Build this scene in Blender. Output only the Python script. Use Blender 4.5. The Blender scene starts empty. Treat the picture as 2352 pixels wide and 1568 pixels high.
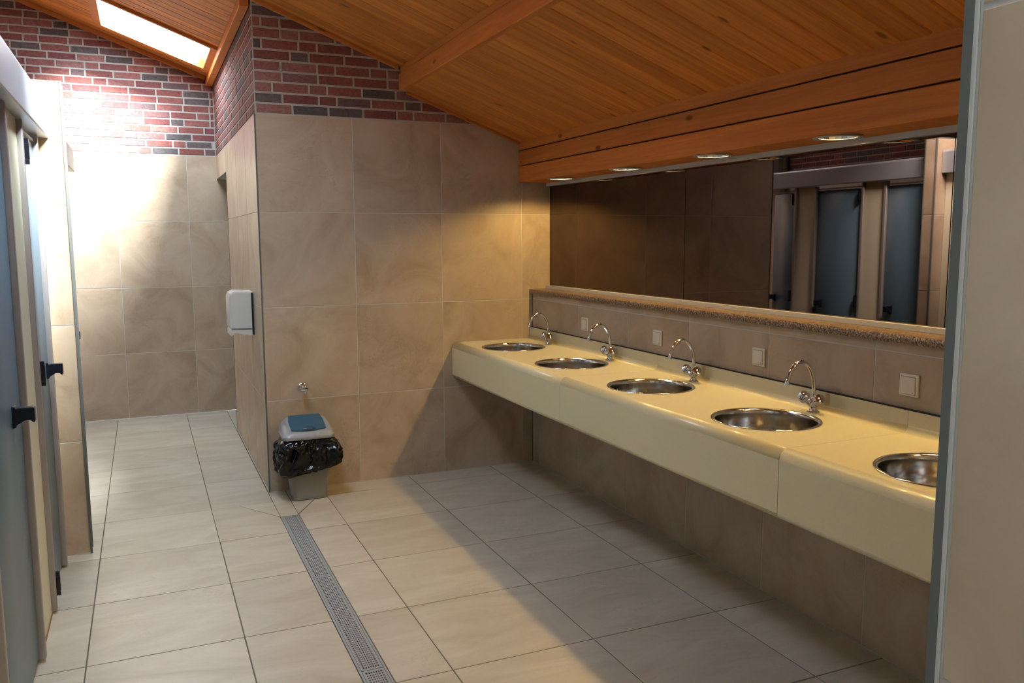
import bpy, bmesh, math, random
from mathutils import Vector, Matrix
random.seed(7)
S = bpy.context.scene
COL = S.collection
PI = math.pi

# ------------------------------------------------------------------ camera
cam = bpy.data.cameras.new('camera')
cam_o = bpy.data.objects.new('camera', cam)
COL.objects.link(cam_o)
CX, CY, CZ = -0.6737, -5.4507, 1.6236
YAW, PITCH, ROLL = 0.4142, -0.1216, -0.0041
f = Vector((math.sin(YAW)*math.cos(PITCH), math.cos(YAW)*math.cos(PITCH), math.sin(PITCH)))
r = Vector((math.cos(YAW), -math.sin(YAW), 0.0))
u = r.cross(f)
rr = math.cos(ROLL)*r + math.sin(ROLL)*u
uu = -math.sin(ROLL)*r + math.cos(ROLL)*u
m3 = Matrix((rr, uu, -f)).transposed()
cam_o.matrix_world = Matrix.Translation((CX, CY, CZ)) @ m3.to_4x4()
cam.sensor_width = 36.0
cam.lens = 1918.7*36/2352
cam.clip_start = 0.05
cam.clip_end = 60
S.camera = cam_o

# ------------------------------------------------------------------ world, sun, exposure
W = bpy.data.worlds.new('world'); S.world = W; W.use_nodes = True
bg = W.node_tree.nodes['Background']
bg.inputs[0].default_value = (0.75, 0.87, 1.0, 1); bg.inputs[1].default_value = 6.0
sun = bpy.data.lights.new('sun', 'SUN'); sun.energy = 190.0; sun.angle = 0.68; sun.color = (0.90, 0.97, 1.0)
sun_o = bpy.data.objects.new('sun', sun); COL.objects.link(sun_o)
sd = Vector((-0.74, 0.82, -1.04)).normalized()
sun_o.rotation_euler = sd.to_track_quat('-Z', 'Y').to_euler()
sun_o.location = (3, -4, 8)
SKY_PANE = 15.0
LAMP_W = 24.0
S.view_settings.view_transform = 'Standard'
S.view_settings.look = 'None'
S.view_settings.gamma = 1
S.view_settings.use_curve_mapping = False
S.view_settings.exposure = -0.42
try:
    S.cycles.use_denoising = True
    S.cycles.sample_clamp_indirect = 6.0
    S.cycles.max_bounces = 10
    S.cycles.diffuse_bounces = 6
    S.cycles.caustics_reflective = False
    S.cycles.caustics_refractive = False
except Exception:
    pass

# ------------------------------------------------------------------ materials
def newmat(name):
    m = bpy.data.materials.new(name); m.use_nodes = True
    nt = m.node_tree
    return m, nt, nt.nodes['Principled BSDF']
def nd(nt, t, **kw):
    n = nt.nodes.new(t)
    for k, v in kw.items(): setattr(n, k, v)
    return n
def setin(n, **kw):
    for k, v in kw.items(): n.inputs[k.replace('_', ' ')].default_value = v
def c4(c): return (c[0], c[1], c[2], 1)
def plain(name, col, rough=0.5, metal=0.0, spec=0.5, coat=0.0, aniso=0.0, var=0.0, bump=0.0, bscale=200):
    m, nt, b = newmat(name)
    b.inputs['Base Color'].default_value = c4(col)
    b.inputs['Roughness'].default_value = rough
    b.inputs['Metallic'].default_value = metal
    b.inputs['Specular IOR Level'].default_value = spec
    b.inputs['Coat Weight'].default_value = coat
    b.inputs['Anisotropic'].default_value = aniso
    if var or bump:
        tc = nd(nt, 'ShaderNodeTexCoord')
        nz = nd(nt, 'ShaderNodeTexNoise'); setin(nz, Scale=bscale, Detail=3.0)
        nt.links.new(tc.outputs['Object'], nz.inputs['Vector'])
        if var:
            mx = nd(nt, 'ShaderNodeMix', data_type='RGBA')
            mx.inputs[6].default_value = c4([x*(1-var) for x in col]); mx.inputs[7].default_value = c4([min(1, x*(1+var)) for x in col])
            nt.links.new(nz.outputs['Fac'], mx.inputs[0]); nt.links.new(mx.outputs[2], b.inputs['Base Color'])
        if bump:
            bp = nd(nt, 'ShaderNodeBump'); setin(bp, Strength=bump, Distance=0.001)
            nt.links.new(nz.outputs['Fac'], bp.inputs['Height']); nt.links.new(bp.outputs[0], b.inputs['Normal'])
    return m

def randvec(nt, scale=37.0):
    """object coordinates shifted by the object's own random number"""
    tc = nd(nt, 'ShaderNodeTexCoord'); oi = nd(nt, 'ShaderNodeObjectInfo')
    mu = nd(nt, 'ShaderNodeMath', operation='MULTIPLY'); mu.inputs[1].default_value = scale
    nt.links.new(oi.outputs['Random'], mu.inputs[0])
    ad = nd(nt, 'ShaderNodeVectorMath', operation='ADD')
    nt.links.new(tc.outputs['Object'], ad.inputs[0]); nt.links.new(mu.outputs[0], ad.inputs[1])
    return ad.outputs[0], oi.outputs['Random']

def stone(name, dark, mid, light, rough=0.38, stretch=(1, 1, 1)):
    m, nt, b = newmat(name); L = nt.links
    v, rnd = randvec(nt)
    mp = nd(nt, 'ShaderNodeMapping'); mp.inputs['Scale'].default_value = stretch
    L.new(v, mp.inputs['Vector'])
    n1 = nd(nt, 'ShaderNodeTexNoise'); setin(n1, Scale=2.6, Detail=7.0, Roughness=0.6, Distortion=1.2)
    L.new(mp.outputs[0], n1.inputs['Vector'])
    cr = nd(nt, 'ShaderNodeValToRGB'); e = cr.color_ramp.elements
    e[0].position = 0.28; e[0].color = c4(dark); e[1].position = 0.72; e[1].color = c4(light)
    x = cr.color_ramp.elements.new(0.5); x.color = c4(mid)
    L.new(n1.outputs['Fac'], cr.inputs[0])
    # thin veins
    n2 = nd(nt, 'ShaderNodeTexNoise'); setin(n2, Scale=3.2, Detail=9.0, Roughness=0.62, Distortion=2.2)
    L.new(mp.outputs[0], n2.inputs['Vector'])
    ab = nd(nt, 'ShaderNodeMath', operation='SUBTRACT'); ab.inputs[1].default_value = 0.5
    L.new(n2.outputs['Fac'], ab.inputs[0])
    a2 = nd(nt, 'ShaderNodeMath', operation='ABSOLUTE'); L.new(ab.outputs[0], a2.inputs[0])
    mr = nd(nt, 'ShaderNodeMapRange'); mr.inputs['From Min'].default_value = 0.0; mr.inputs['From Max'].default_value = 0.012
    mr.inputs['To Min'].default_value = 0.35; mr.inputs['To Max'].default_value = 0.0
    L.new(a2.outputs[0], mr.inputs['Value'])
    n3 = nd(nt, 'ShaderNodeTexNoise'); setin(n3, Scale=1.7, Detail=2.0)
    L.new(v, n3.inputs['Vector'])
    g = nd(nt, 'ShaderNodeMapRange'); g.inputs['From Min'].default_value = 0.5; g.inputs['From Max'].default_value = 0.65
    L.new(n3.outputs['Fac'], g.inputs['Value'])
    mm = nd(nt, 'ShaderNodeMath', operation='MULTIPLY'); L.new(mr.outputs[0], mm.inputs[0]); L.new(g.outputs[0], mm.inputs[1])
    mx = nd(nt, 'ShaderNodeMix', data_type='RGBA'); mx.inputs[7].default_value = c4([d*0.62 for d in dark])
    L.new(mm.outputs[0], mx.inputs[0]); L.new(cr.outputs[0], mx.inputs[6])
    hs = nd(nt, 'ShaderNodeHueSaturation')
    vr = nd(nt, 'ShaderNodeMapRange'); vr.inputs['To Min'].default_value = 0.94; vr.inputs['To Max'].default_value = 1.06
    L.new(rnd, vr.inputs['Value']); L.new(vr.outputs[0], hs.inputs['Value']); L.new(mx.outputs[2], hs.inputs['Color'])
    L.new(hs.outputs[0], b.inputs['Base Color'])
    b.inputs['Roughness'].default_value = rough
    n4 = nd(nt, 'ShaderNodeTexNoise'); setin(n4, Scale=14.0, Detail=6.0)
    L.new(v, n4.inputs['Vector'])
    bp = nd(nt, 'ShaderNodeBump'); setin(bp, Strength=0.16, Distance=0.004)
    L.new(n4.outputs['Fac'], bp.inputs['Height']); L.new(bp.outputs[0], b.inputs['Normal'])
    return m

def wood(name, dark, light, rough=0.45):
    """boards lie along local x"""
    m, nt, b = newmat(name); L = nt.links
    v, rnd = randvec(nt, 23.0)
    mp = nd(nt, 'ShaderNodeMapping'); mp.inputs['Scale'].default_value = (0.7, 14, 14)
    L.new(v, mp.inputs['Vector'])
    n1 = nd(nt, 'ShaderNodeTexNoise'); setin(n1, Scale=2.0, Detail=6.0, Roughness=0.65, Distortion=0.6)
    L.new(mp.outputs[0], n1.inputs['Vector'])
    cr = nd(nt, 'ShaderNodeValToRGB'); e = cr.color_ramp.elements
    e[0].position = 0.30; e[0].color = c4(dark); e[1].position = 0.70; e[1].color = c4(light)
    L.new(n1.outputs['Fac'], cr.inputs[0])
    # knots
    mk = nd(nt, 'ShaderNodeMapping'); mk.inputs['Scale'].default_value = (3.4, 8.0, 8.0)
    L.new(v, mk.inputs['Vector'])
    vo = nd(nt, 'ShaderNodeTexVoronoi'); setin(vo, Scale=1.0)
    L.new(mk.outputs[0], vo.inputs['Vector'])
    kr = nd(nt, 'ShaderNodeMapRange'); kr.inputs['From Min'].default_value = 0.07; kr.inputs['From Max'].default_value = 0.13
    kr.inputs['To Min'].default_value = 0.8; kr.inputs['To Max'].default_value = 0.0
    L.new(vo.outputs['Distance'], kr.inputs['Value'])
    mx = nd(nt, 'ShaderNodeMix', data_type='RGBA'); mx.inputs[7].default_value = c4([d*0.28 for d in dark])
    L.new(kr.outputs[0], mx.inputs[0]); L.new(cr.outputs[0], mx.inputs[6])
    hs = nd(nt, 'ShaderNodeHueSaturation')
    vr = nd(nt, 'ShaderNodeMapRange'); vr.inputs['To Min'].default_value = 0.84; vr.inputs['To Max'].default_value = 1.14
    L.new(rnd, vr.inputs['Value']); L.new(vr.outputs[0], hs.inputs['Value']); L.new(mx.outputs[2], hs.inputs['Color'])
    L.new(hs.outputs[0], b.inputs['Base Color'])
    b.inputs['Roughness'].default_value = rough+.12; b.inputs['Specular IOR Level'].default_value = .25
    bp = nd(nt, 'ShaderNodeBump'); setin(bp, Strength=0.15, Distance=0.001)
    L.new(n1.outputs['Fac'], bp.inputs['Height']); L.new(bp.outputs[0], b.inputs['Normal'])
    return m

def brickmat():
    m, nt, b = newmat('brick'); L = nt.links
    v, rnd = randvec(nt, 91.0)
    cr = nd(nt, 'ShaderNodeValToRGB'); cr.color_ramp.interpolation = 'CONSTANT'
    cols = [(0, (.235, .075, .062)), (.16, (.27, .10, .085)), (.32, (.20, .062, .058)), (.46, (.31, .135, .115)), (.58, (.22, .10, .095)),
            (.68, (.15, .09, .09)), (.77, (.26, .085, .072)), (.87, (.095, .08, .08)), (.94, (.125, .095, .092))]
    e = cr.color_ramp.elements
    e[0].position = 0; e[0].color = c4(cols[0][1]); e[1].position = cols[-1][0]; e[1].color = c4(cols[-1][1])
    for p, c in cols[1:-1]:
        x = e.new(p); x.color = c4(c)
    L.new(rnd, cr.inputs[0])
    n1 = nd(nt, 'ShaderNodeTexNoise'); setin(n1, Scale=28.0, Detail=6.0, Roughness=0.7, Distortion=1.5)
    L.new(v, n1.inputs['Vector'])
    mr = nd(nt, 'ShaderNodeMapRange'); mr.inputs['From Min'].default_value = 0.3; mr.inputs['From Max'].default_value = 0.75
    mr.inputs['To Min'].default_value = 0.60; mr.inputs['To Max'].default_value = 1.30
    L.new(n1.outputs['Fac'], mr.inputs['Value'])
    hs = nd(nt, 'ShaderNodeHueSaturation'); L.new(mr.outputs[0], hs.inputs['Value']); L.new(cr.outputs[0], hs.inputs['Color'])
    L.new(hs.outputs[0], b.inputs['Base Color']); b.inputs['Roughness'].default_value = 0.85
    n2 = nd(nt, 'ShaderNodeTexNoise'); setin(n2, Scale=16.0, Detail=5.0, Distortion=2.5)
    mp = nd(nt, 'ShaderNodeMapping'); mp.inputs['Rotation'].default_value = (0, 0.45, 0.45); mp.inputs['Scale'].default_value = (1, 1, 3)
    L.new(v, mp.inputs['Vector']); L.new(mp.outputs[0], n2.inputs['Vector'])
    bp = nd(nt, 'ShaderNodeBump'); setin(bp, Strength=0.7, Distance=0.006)
    L.new(n2.outputs['Fac'], bp.inputs['Height']); L.new(bp.outputs[0], b.inputs['Normal'])
    return m

def speckle(name, base, c1, c2, c3, scale=90, rough=0.3, warm=False):
    m, nt, b = newmat(name); L = nt.links
    tc = nd(nt, 'ShaderNodeTexCoord')
    n1 = nd(nt, 'ShaderNodeTexNoise'); setin(n1, Scale=scale, Detail=5.0, Roughness=0.75)
    L.new(tc.outputs['Object'], n1.inputs['Vector'])
    cr = nd(nt, 'ShaderNodeValToRGB'); e = cr.color_ramp.elements
    e[0].position = .36; e[0].color = c4(c1); e[1].position = .64; e[1].color = c4(c3)
    x = e.new(.46); x.color = c4(c2)
    x = e.new(.54); x.color = c4(base)
    L.new(n1.outputs['Fac'], cr.inputs[0])
    L.new(cr.outputs[0], b.inputs['Base Color']); b.inputs['Roughness'].default_value = rough
    return m

M = {}
M['wtile'] = stone('wall_tile', (.385, .282, .195), (.482, .374, .268), (.575, .460, .345), rough=.36, stretch=(1, 1, 1))
M['ftile'] = stone('floor_tile', (.44, .382, .298), (.53, .470, .376), (.61, .55, .46), rough=.36, stretch=(.6, 1.6, 1))
M['grout'] = plain('grout', (.56, .545, .51), .9)
M['fgrout'] = plain('floor_grout', (.15, .125, .10), .9)
M['mortar'] = plain('mortar', (.44, .40, .36), .95, var=.15, bscale=60, bump=.5)
M['brick'] = brickmat()
M['wood'] = wood('ceiling_board', (.46, .130, .022), (.70, .26, .050))
M['beam'] = wood('beam_wood', (.48, .145, .030), (.66, .235, .055))
M['dark'] = plain('shadow_gap', (.02, .015, .012), .9)
M['cream'] = plain('cream_laminate', (.76, .68, .44), .30, coat=.15, var=.03, bscale=120, bump=.08)
M['creamp'] = plain('cream_panel', (.70, .66, .50), .42)
M['blue'] = plain('blue_laminate', (.115, .20, .275), .36, spec=.5, var=.04, bscale=300)
M['alu'] = plain('brushed_aluminium', (.50, .54, .60), .40, metal=.55)
M['post'] = plain('post_aluminium', (.42, .385, .37), .45, metal=.55)
M['steel'] = plain('stainless_steel', (.66, .64, .61), .13, metal=1.0, aniso=.3)
M['grate'] = plain('grate_steel', (.36, .375, .38), .5, metal=.55)
M['chrome'] = plain('chrome', (.80, .80, .82), .06, metal=1.0)
M['black'] = plain('black_plastic', (.008, .010, .022), .28)
M['bag'] = plain('bin_bag_plastic', (.004, .005, .006), .17, spec=.32)
M['grey'] = plain('grey_plastic', (.20, .205, .195), .5)
M['lid'] = plain('silver_plastic', (.34, .36, .39), .38, metal=.15)
M['bluep'] = plain('blue_plastic', (.030, .105, .19), .42, var=.2, bscale=600)
M['white'] = plain('white_plastic', (.72, .70, .66), .35)
M['ivory'] = plain('ivory_plastic', (.88, .81, .66), .35)
M['mirror'] = plain('mirror_glass', (.145, .102, .082), .015, metal=1.0)
M['trimw'] = plain('painted_trim', (.52, .51, .49), .4)
M['edge'] = plain('tile_trim', (.135, .14, .13), .75, spec=.2)
M['ledge'] = speckle('speckled_ledge', (.27, .18, .12), (.022, .014, .012), (.085, .052, .04), (.48, .36, .25), scale=120)
M['plaster'] = plain('plaster', (.55, .5, .44), .9)
M['rust'] = plain('sealant', (.24, .10, .035), .7)
M['refl'] = plain('lamp_reflector', (.86, .80, .66), .18, metal=1.0)
m, nt, b = newmat('lamp_bulb'); b.inputs['Emission Color'].default_value = (1, .80, .48, 1); b.inputs['Emission Strength'].default_value = 90.0; M['bulb'] = m
m, nt, b = newmat('skylight_pane')
for n in list(nt.nodes): nt.nodes.remove(n)
o = nd(nt, 'ShaderNodeOutputMaterial'); e = nd(nt, 'ShaderNodeEmission'); e.inputs[0].default_value = (.66, .85, 1, 1); e.inputs[1].default_value = SKY_PANE
t = nd(nt, 'ShaderNodeBsdfTransparent'); t.inputs[0].default_value = (.92, .92, .92, 1); a = nd(nt, 'ShaderNodeAddShader')
nt.links.new(e.outputs[0], a.inputs[0]); nt.links.new(t.outputs[0], a.inputs[1]); nt.links.new(a.outputs[0], o.inputs[0])
M['pane'] = m

# ------------------------------------------------------------------ mesh helpers
def link(o, parent=None, keep=False):
    COL.objects.link(o)
    if parent: o.parent = parent
    return o
def tag(o, label=None, cat=None, group=None, kind=None):
    if label: o['label'] = label
    if cat: o['category'] = cat
    if group: o['group'] = group
    if kind: o['kind'] = kind
    return o
def empty(name, loc=(0, 0, 0), **kw):
    o = bpy.data.objects.new(name, None); o.location = loc; o.empty_display_size = .05
    link(o); return tag(o, **kw)
def mesh_obj(name, verts, faces, mat, parent=None, smooth=False, loc=None, sharp=None):
    me = bpy.data.meshes.new(name); me.from_pydata([tuple(v) for v in verts], [], faces)
    me.update()
    bm = bmesh.new(); bm.from_mesh(me); bmesh.ops.recalc_face_normals(bm, faces=bm.faces); bm.to_mesh(me); bm.free()
    me.materials.append(mat)
    if smooth:
        me.polygons.foreach_set('use_smooth', [True]*len(me.polygons))
        if sharp: me.set_sharp_from_angle(angle=math.radians(sharp))
    o = bpy.data.objects.new(name, me)
    if loc: o.location = loc
    return link(o, parent)
def box_vf(x0, x1, y0, y1, z0, z1, n=0):
    v = [(x0, y0, z0), (x1, y0, z0), (x1, y1, z0), (x0, y1, z0), (x0, y0, z1), (x1, y0, z1), (x1, y1, z1), (x0, y1, z1)]
    fs = [(0, 3, 2, 1), (4, 5, 6, 7), (0, 1, 5, 4), (1, 2, 6, 5), (2, 3, 7, 6), (3, 0, 4, 7)]
    return v, [tuple(i+n for i in q) for q in fs]
def box(name, x0, x1, y0, y1, z0, z1, mat, parent=None, bevel=0, seg=2):
    cx, cy, cz = (x0+x1)/2, (y0+y1)/2, (z0+z1)/2
    bm = bmesh.new(); bmesh.ops.create_cube(bm, size=1)
    for v in bm.verts: v.co = Vector((v.co.x*abs(x1-x0), v.co.y*abs(y1-y0), v.co.z*abs(z1-z0)))
    if bevel: bmesh.ops.bevel(bm, geom=list(bm.edges), offset=bevel, segments=seg, affect='EDGES', profile=.5)
    me = bpy.data.meshes.new(name); bm.to_mesh(me); bm.free(); me.materials.append(mat)
    if bevel:
        me.polygons.foreach_set('use_smooth', [True]*len(me.polygons)); me.set_sharp_from_angle(angle=math.radians(50))
    o = bpy.data.objects.new(name, me)
    pl = parent.location if (parent is not None) else Vector((0, 0, 0))
    o.location = Vector((cx, cy, cz)) - (world_loc(parent) if parent is not None else Vector((0, 0, 0)))
    return link(o, parent)
def world_loc(o):
    v = Vector((0, 0, 0))
    while o is not None:
        v = v + o.location; o = o.parent
    return v
def boxes(name, lst, mat, parent=None):
    vs, fs = [], []
    for b_ in lst:
        v, q = box_vf(*b_, n=len(vs)); vs += v; fs += q
    off = world_loc(parent) if parent is not None else Vector((0, 0, 0))
    vs = [tuple(Vector(v)-off) for v in vs]
    return mesh_obj(name, vs, fs, mat, parent)
def lathe_vf(prof, n=32, cap0=False, cap1=False):
    vs, fs = [], []
    for (rad, z) in prof:
        for i in range(n):
            a = 2*PI*i/n; vs.append((rad*math.cos(a), rad*math.sin(a), z))
    for k in range(len(prof)-1):
        for i in range(n):
            j = (i+1) % n
            fs.append((k*n+i, k*n+j, (k+1)*n+j, (k+1)*n+i))
    if cap0: fs.append(tuple(range(n)))
    if cap1: fs.append(tuple((len(prof)-1)*n+i for i in range(n)))
    return vs, fs
def lathe(name, prof, mat, parent=None, n=32, loc=(0, 0, 0), axis=None, cap0=False, cap1=False, sharp=35):
    vs, fs = lathe_vf(prof, n, cap0, cap1)
    if axis is not None:
        q = Vector((0, 0, 1)).rotation_difference(Vector(axis).normalized())
        vs = [tuple(q @ Vector(v)) for v in vs]
    return mesh_obj(name, vs, fs, mat, parent, smooth=True, loc=loc, sharp=sharp)
def tube_vf(pts, rads, n=14):
    pts = [Vector(p) for p in pts]; vs, fs = [], []
    up = None
    for k, p in enumerate(pts):
        d = (pts[min(k+1, len(pts)-1)]-pts[max(k-1, 0)]).normalized()
        if up is None: up = d.orthogonal().normalized()
        up = (up - d*up.dot(d)).normalized(); s = d.cross(up)
        for i in range(n):
            a = 2*PI*i/n; vs.append(tuple(p+rads[k]*(math.cos(a)*up+math.sin(a)*s)))
    for k in range(len(pts)-1):
        for i in range(n):
            j = (i+1) % n; fs.append((k*n+i, k*n+j, (k+1)*n+j, (k+1)*n+i))
    fs.append(tuple(range(n))); fs.append(tuple((len(pts)-1)*n+i for i in range(n)))
    return vs, fs
def merge(parts):
    vs, fs = [], []
    for v, q in parts:
        n = len(vs); vs += list(v); fs += [tuple(i+n for i in x) for x in q]
    return vs, fs
def rrect(cx, cy, hx, hy, rad, n=5):
    out = []
    for (sx, sy, a0) in ((1, 1, 0), (-1, 1, PI/2), (-1, -1, PI), (1, -1, 1.5*PI)):
        for i in range(n+1):
            a = a0+PI/2*i/n
            out.append((cx+sx*(hx-rad)+rad*math.cos(a), cy+sy*(hy-rad)+rad*math.sin(a)))
    return out
def loft(rings, cap0=True, cap1=True):
    vs, fs = [], []; n = len(rings[0])
    for rg in rings: vs += rg
    for k in range(len(rings)-1):
        for i in range(n):
            j = (i+1) % n; fs.append((k*n+i, k*n+j, (k+1)*n+j, (k+1)*n+i))
    if cap0: fs.append(tuple(range(n)))
    if cap1: fs.append(tuple((len(rings)-1)*n+i for i in range(n)))
    return vs, fs
def prism(name, poly, a0, a1, axis, mat, parent=None, smooth=False, sharp=30):
    """extrude a polygon along an axis: 'y' takes (x,z) points, 'x' takes (y,z), 'z' takes (x,y)"""
    n = len(poly); vs = []
    off = world_loc(parent) if parent is not None else Vector((0, 0, 0))
    for a in (a0, a1):
        for p, q in poly:
            v = {'y': (p, a, q), 'x': (a, p, q), 'z': (p, q, a)}[axis]
            vs.append(tuple(Vector(v)-off))
    fs = [tuple(range(n)), tuple(range(n, 2*n))]+[(i, (i+1) % n, n+(i+1) % n, n+i) for i in range(n)]
    return mesh_obj(name, vs, fs, mat, parent, smooth=smooth, sharp=sharp)

# planar piece: local x = width, local y = height, local z = outward normal
_cache = {}
def slab_mesh(name, w, h, t, ch, mat):
    key = (name, round(w, 4), round(h, 4), t, mat.name)
    if key in _cache: return _cache[key]
    a, b_ = w/2, h/2
    vs = [(-a, -b_, -t), (a, -b_, -t), (a, b_, -t), (-a, b_, -t), (-a, -b_, -ch), (a, -b_, -ch), (a, b_, -ch), (-a, b_, -ch),
          (-a+ch, -b_+ch, 0), (a-ch, -b_+ch, 0), (a-ch, b_-ch, 0), (-a+ch, b_-ch, 0)]
    fs = [(8, 9, 10, 11)]
    for k in (0, 4):
        for i in range(4):
            j = (i+1) % 4; fs.append((k+i, k+j, k+4+j, k+4+i))
    me = bpy.data.meshes.new(name); me.from_pydata(vs, [], fs); me.materials.append(mat)
    _cache[key] = me
    return me
AX = {  # wall frames: (u direction, v direction, normal)
    '-y': (Vector((1, 0, 0)), Vector((0, 0, 1)), Vector((0, -1, 0))),
    '+y': (Vector((-1, 0, 0)), Vector((0, 0, 1)), Vector((0, 1, 0))),
    '-x': (Vector((0, -1, 0)), Vector((0, 0, 1)), Vector((-1, 0, 0))),
    '+x': (Vector((0, 1, 0)), Vector((0, 0, 1)), Vector((1, 0, 0))),
    '+z': (Vector((1, 0, 0)), Vector((0, 1, 0)), Vector((0, 0, 1))),
}
def piece(name, face, plane, a0, a1, b0, b1, parent, mat, gap=.0052, t=.008, ch=.0012, jit=0.0):
    """one tile or brick: a = coordinate along the wall, b = height (or y on a floor)"""
    w = abs(a1-a0)-gap; h = abs(b1-b0)-gap
    if w < .004 or h < .004: return None
    U, V, N = AX[face]
    me = slab_mesh(name, w, h, t, ch, mat)
    o = bpy.data.objects.new(name, me)
    ca, cb = (a0+a1)/2, (b0+b1)/2
    p = plane + random.uniform(-jit, jit)
    if face in ('-y', '+y'): loc = Vector((ca, p, cb))
    elif face in ('-x', '+x'): loc = Vector((p, ca, cb))
    else: loc = Vector((ca, cb, p))
    R = Matrix((U, V, N)).transposed()
    o.rotation_euler = R.to_euler(); o.location = loc - world_loc(parent)
    return link(o, parent)
def tiles(parent, face, plane, aj, bj, mat=None, skip=None, name='tile'):
    for i in range(len(aj)-1):
        for j in range(len(bj)-1):
            if skip and skip((aj[i]+aj[i+1])/2, (bj[j]+bj[j+1])/2): continue
            piece(name, face, plane, aj[i], aj[i+1], bj[j], bj[j+1], parent, mat or M['wtile'])
NB = {}
def bricks(parent, face, plane, a0, a1, zfrom, ztop, seed, limit=300, order=1):
    """wild-bond brickwork; ztop(a) is the highest the wall reaches at a"""
    rnd = random.Random(seed); CO = .0643; BL, HL = .224, .114
    rows, lst, k = 0, [], 0
    z = zfrom
    while True:
        if z > max(ztop(a0), ztop(a1)): break
        a = a0 - rnd.choice((0, .055, .111, .16)) - (.0 if k % 2 else .06)
        run = 0
        while a < a1:
            L_ = HL if (rnd.random() < .27 and run > 0) else BL
            run = 0 if L_ == HL else run+1
            s, e_ = max(a, a0), min(a+L_, a1)
            if e_-s > .03:
                if z < max(ztop(s), ztop(e_)): lst.append((s, e_, z))
            a += L_
        z += CO; k += 1
    if order < 0: lst.sort(key=lambda q: q[2])
    rest = []
    for i, (s, e_, zz) in enumerate(lst):
        if i < limit: piece('brick', face, plane, s, e_, zz, zz+CO, parent, M['brick'], gap=.0135, t=.012, ch=.002, jit=.0008)
        else: rest.append((s, e_, zz))
    if rest:
        vs, fs = [], []
        for s, e_, zz in rest:
            g = .0052
            if face in ('-x', '+x'): v, q = box_vf(plane-.006, plane+.006, s+g, e_-g, zz+g, zz+CO-g, n=len(vs))
            else: v, q = box_vf(s+g, e_-g, plane-.006, plane+.006, zz+g, zz+CO-g, n=len(vs))
            vs += v; fs += q
        off = world_loc(parent); vs = [tuple(Vector(v)-off) for v in vs]
        tag(mesh_obj('brickwork', vs, fs, M['brick'], parent), kind='stuff')

def struct(o): o['kind'] = 'structure'; return o

# ------------------------------------------------------------------ dimensions
YB = 2.90          # rear wall
XL = -2.70         # outer wall behind the cubicles
YF = -6.60         # wall behind the camera
XM = 2.021         # mirror plane
XW = 1.885         # lower wall under the ledge
YN = -4.922        # near end of the wash bay
ZT = 2.40          # top of the tiling
zl = lambda x: 3.090-.37*x      # left ceiling plane
zr = lambda x: 2.940-.36*x      # lower ceiling plane over the basins
XP = .935          # step between the two ceilings
XPART = -1.12      # cubicle fronts
GR = .0016         # grout recess

# ------------------------------------------------------------------ floor
XJ = [-2.7, -2.155, -1.555, -.955, -.370, -.008]
XJR = [.100, .325, .935, 1.545, XW]
YJ = [YB, 2.79, 2.19, 1.59, .99, .39, -.21, -.81, -1.41, -2.01, -2.61, -3.21, -3.81, -4.41, -5.01, -5.61, -6.21, YF]
YD0, YD1 = -.52, -4.44
floor = boxes('floor', [(XL, -.008, YF, YB, -.12, -GR), (-.008, .100, YD0, YB, -.12, -GR), (-.008, .100, YF, YD1, -.12, -GR),
                        (.100, 2.3, YF, YB, -.12, -GR), (-.008, .100, YD1, YD0, -.12, -.06)], M['fgrout'])
struct(floor)
for i in range(len(XJ)-1):
    for j in range(len(YJ)-1):
        if i == 4 and abs(YJ[j]+.21) < .01: continue
        if YJ[j] > .1 and XJ[i] < -1.6 and False: continue
        piece('tile', '+z', 0, XJ[i], XJ[i+1], YJ[j+1], YJ[j], floor, M['ftile'])
YJR = [0]+YJ[6:]
for i in range(len(XJR)-1):
    for j in range(len(YJR)-1):
        if i == 0 and j == 1: continue
        y1, y0 = YJR[j], YJR[j+1]
        if y0 < YN and XJR[i] >= -.01: y0 = max(y0, YN)
        if y1 <= YN: continue
        piece('tile', '+z', 0, XJR[i], XJR[i+1], y0, y1, floor, M['ftile'])
for (x0, x1, y0, y1) in ((-.008, .100, YD0, 0), (-.008, .100, YN, YD1), (-.008, .6, 0.0, .39), (-.008, 1.2, 1.99, YB)):
    if y0 >= 0 and y1 < 1: continue
    piece('tile', '+z', 0, x0, x1, y0, y1, floor, M['ftile'])
def poly_tile(pts):
    g = .002; c = Vector((sum(p[0] for p in pts)/len(pts), sum(p[1] for p in pts)/len(pts)))
    q = []
    for p in pts:
        d = (c-Vector(p)).normalized()*g*1.3; q.append((p[0]+d.x, p[1]+d.y))
    prism('tile', q, -.008, 0, 'z', M['ftile'], floor)
poly_tile([(-.205, -.21), (-.008, -.21), (-.008, -.52)])
poly_tile([(-.370, -.21), (-.208, -.21), (-.009, -.525), (-.008, -.81), (-.370, -.81)])
poly_tile([(.100, -.21), (.265, -.21), (.100, -.505)])
poly_tile([(.270, -.21), (.325, -.21), (.325, -.81), (.100, -.81), (.100, -.515)])

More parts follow.
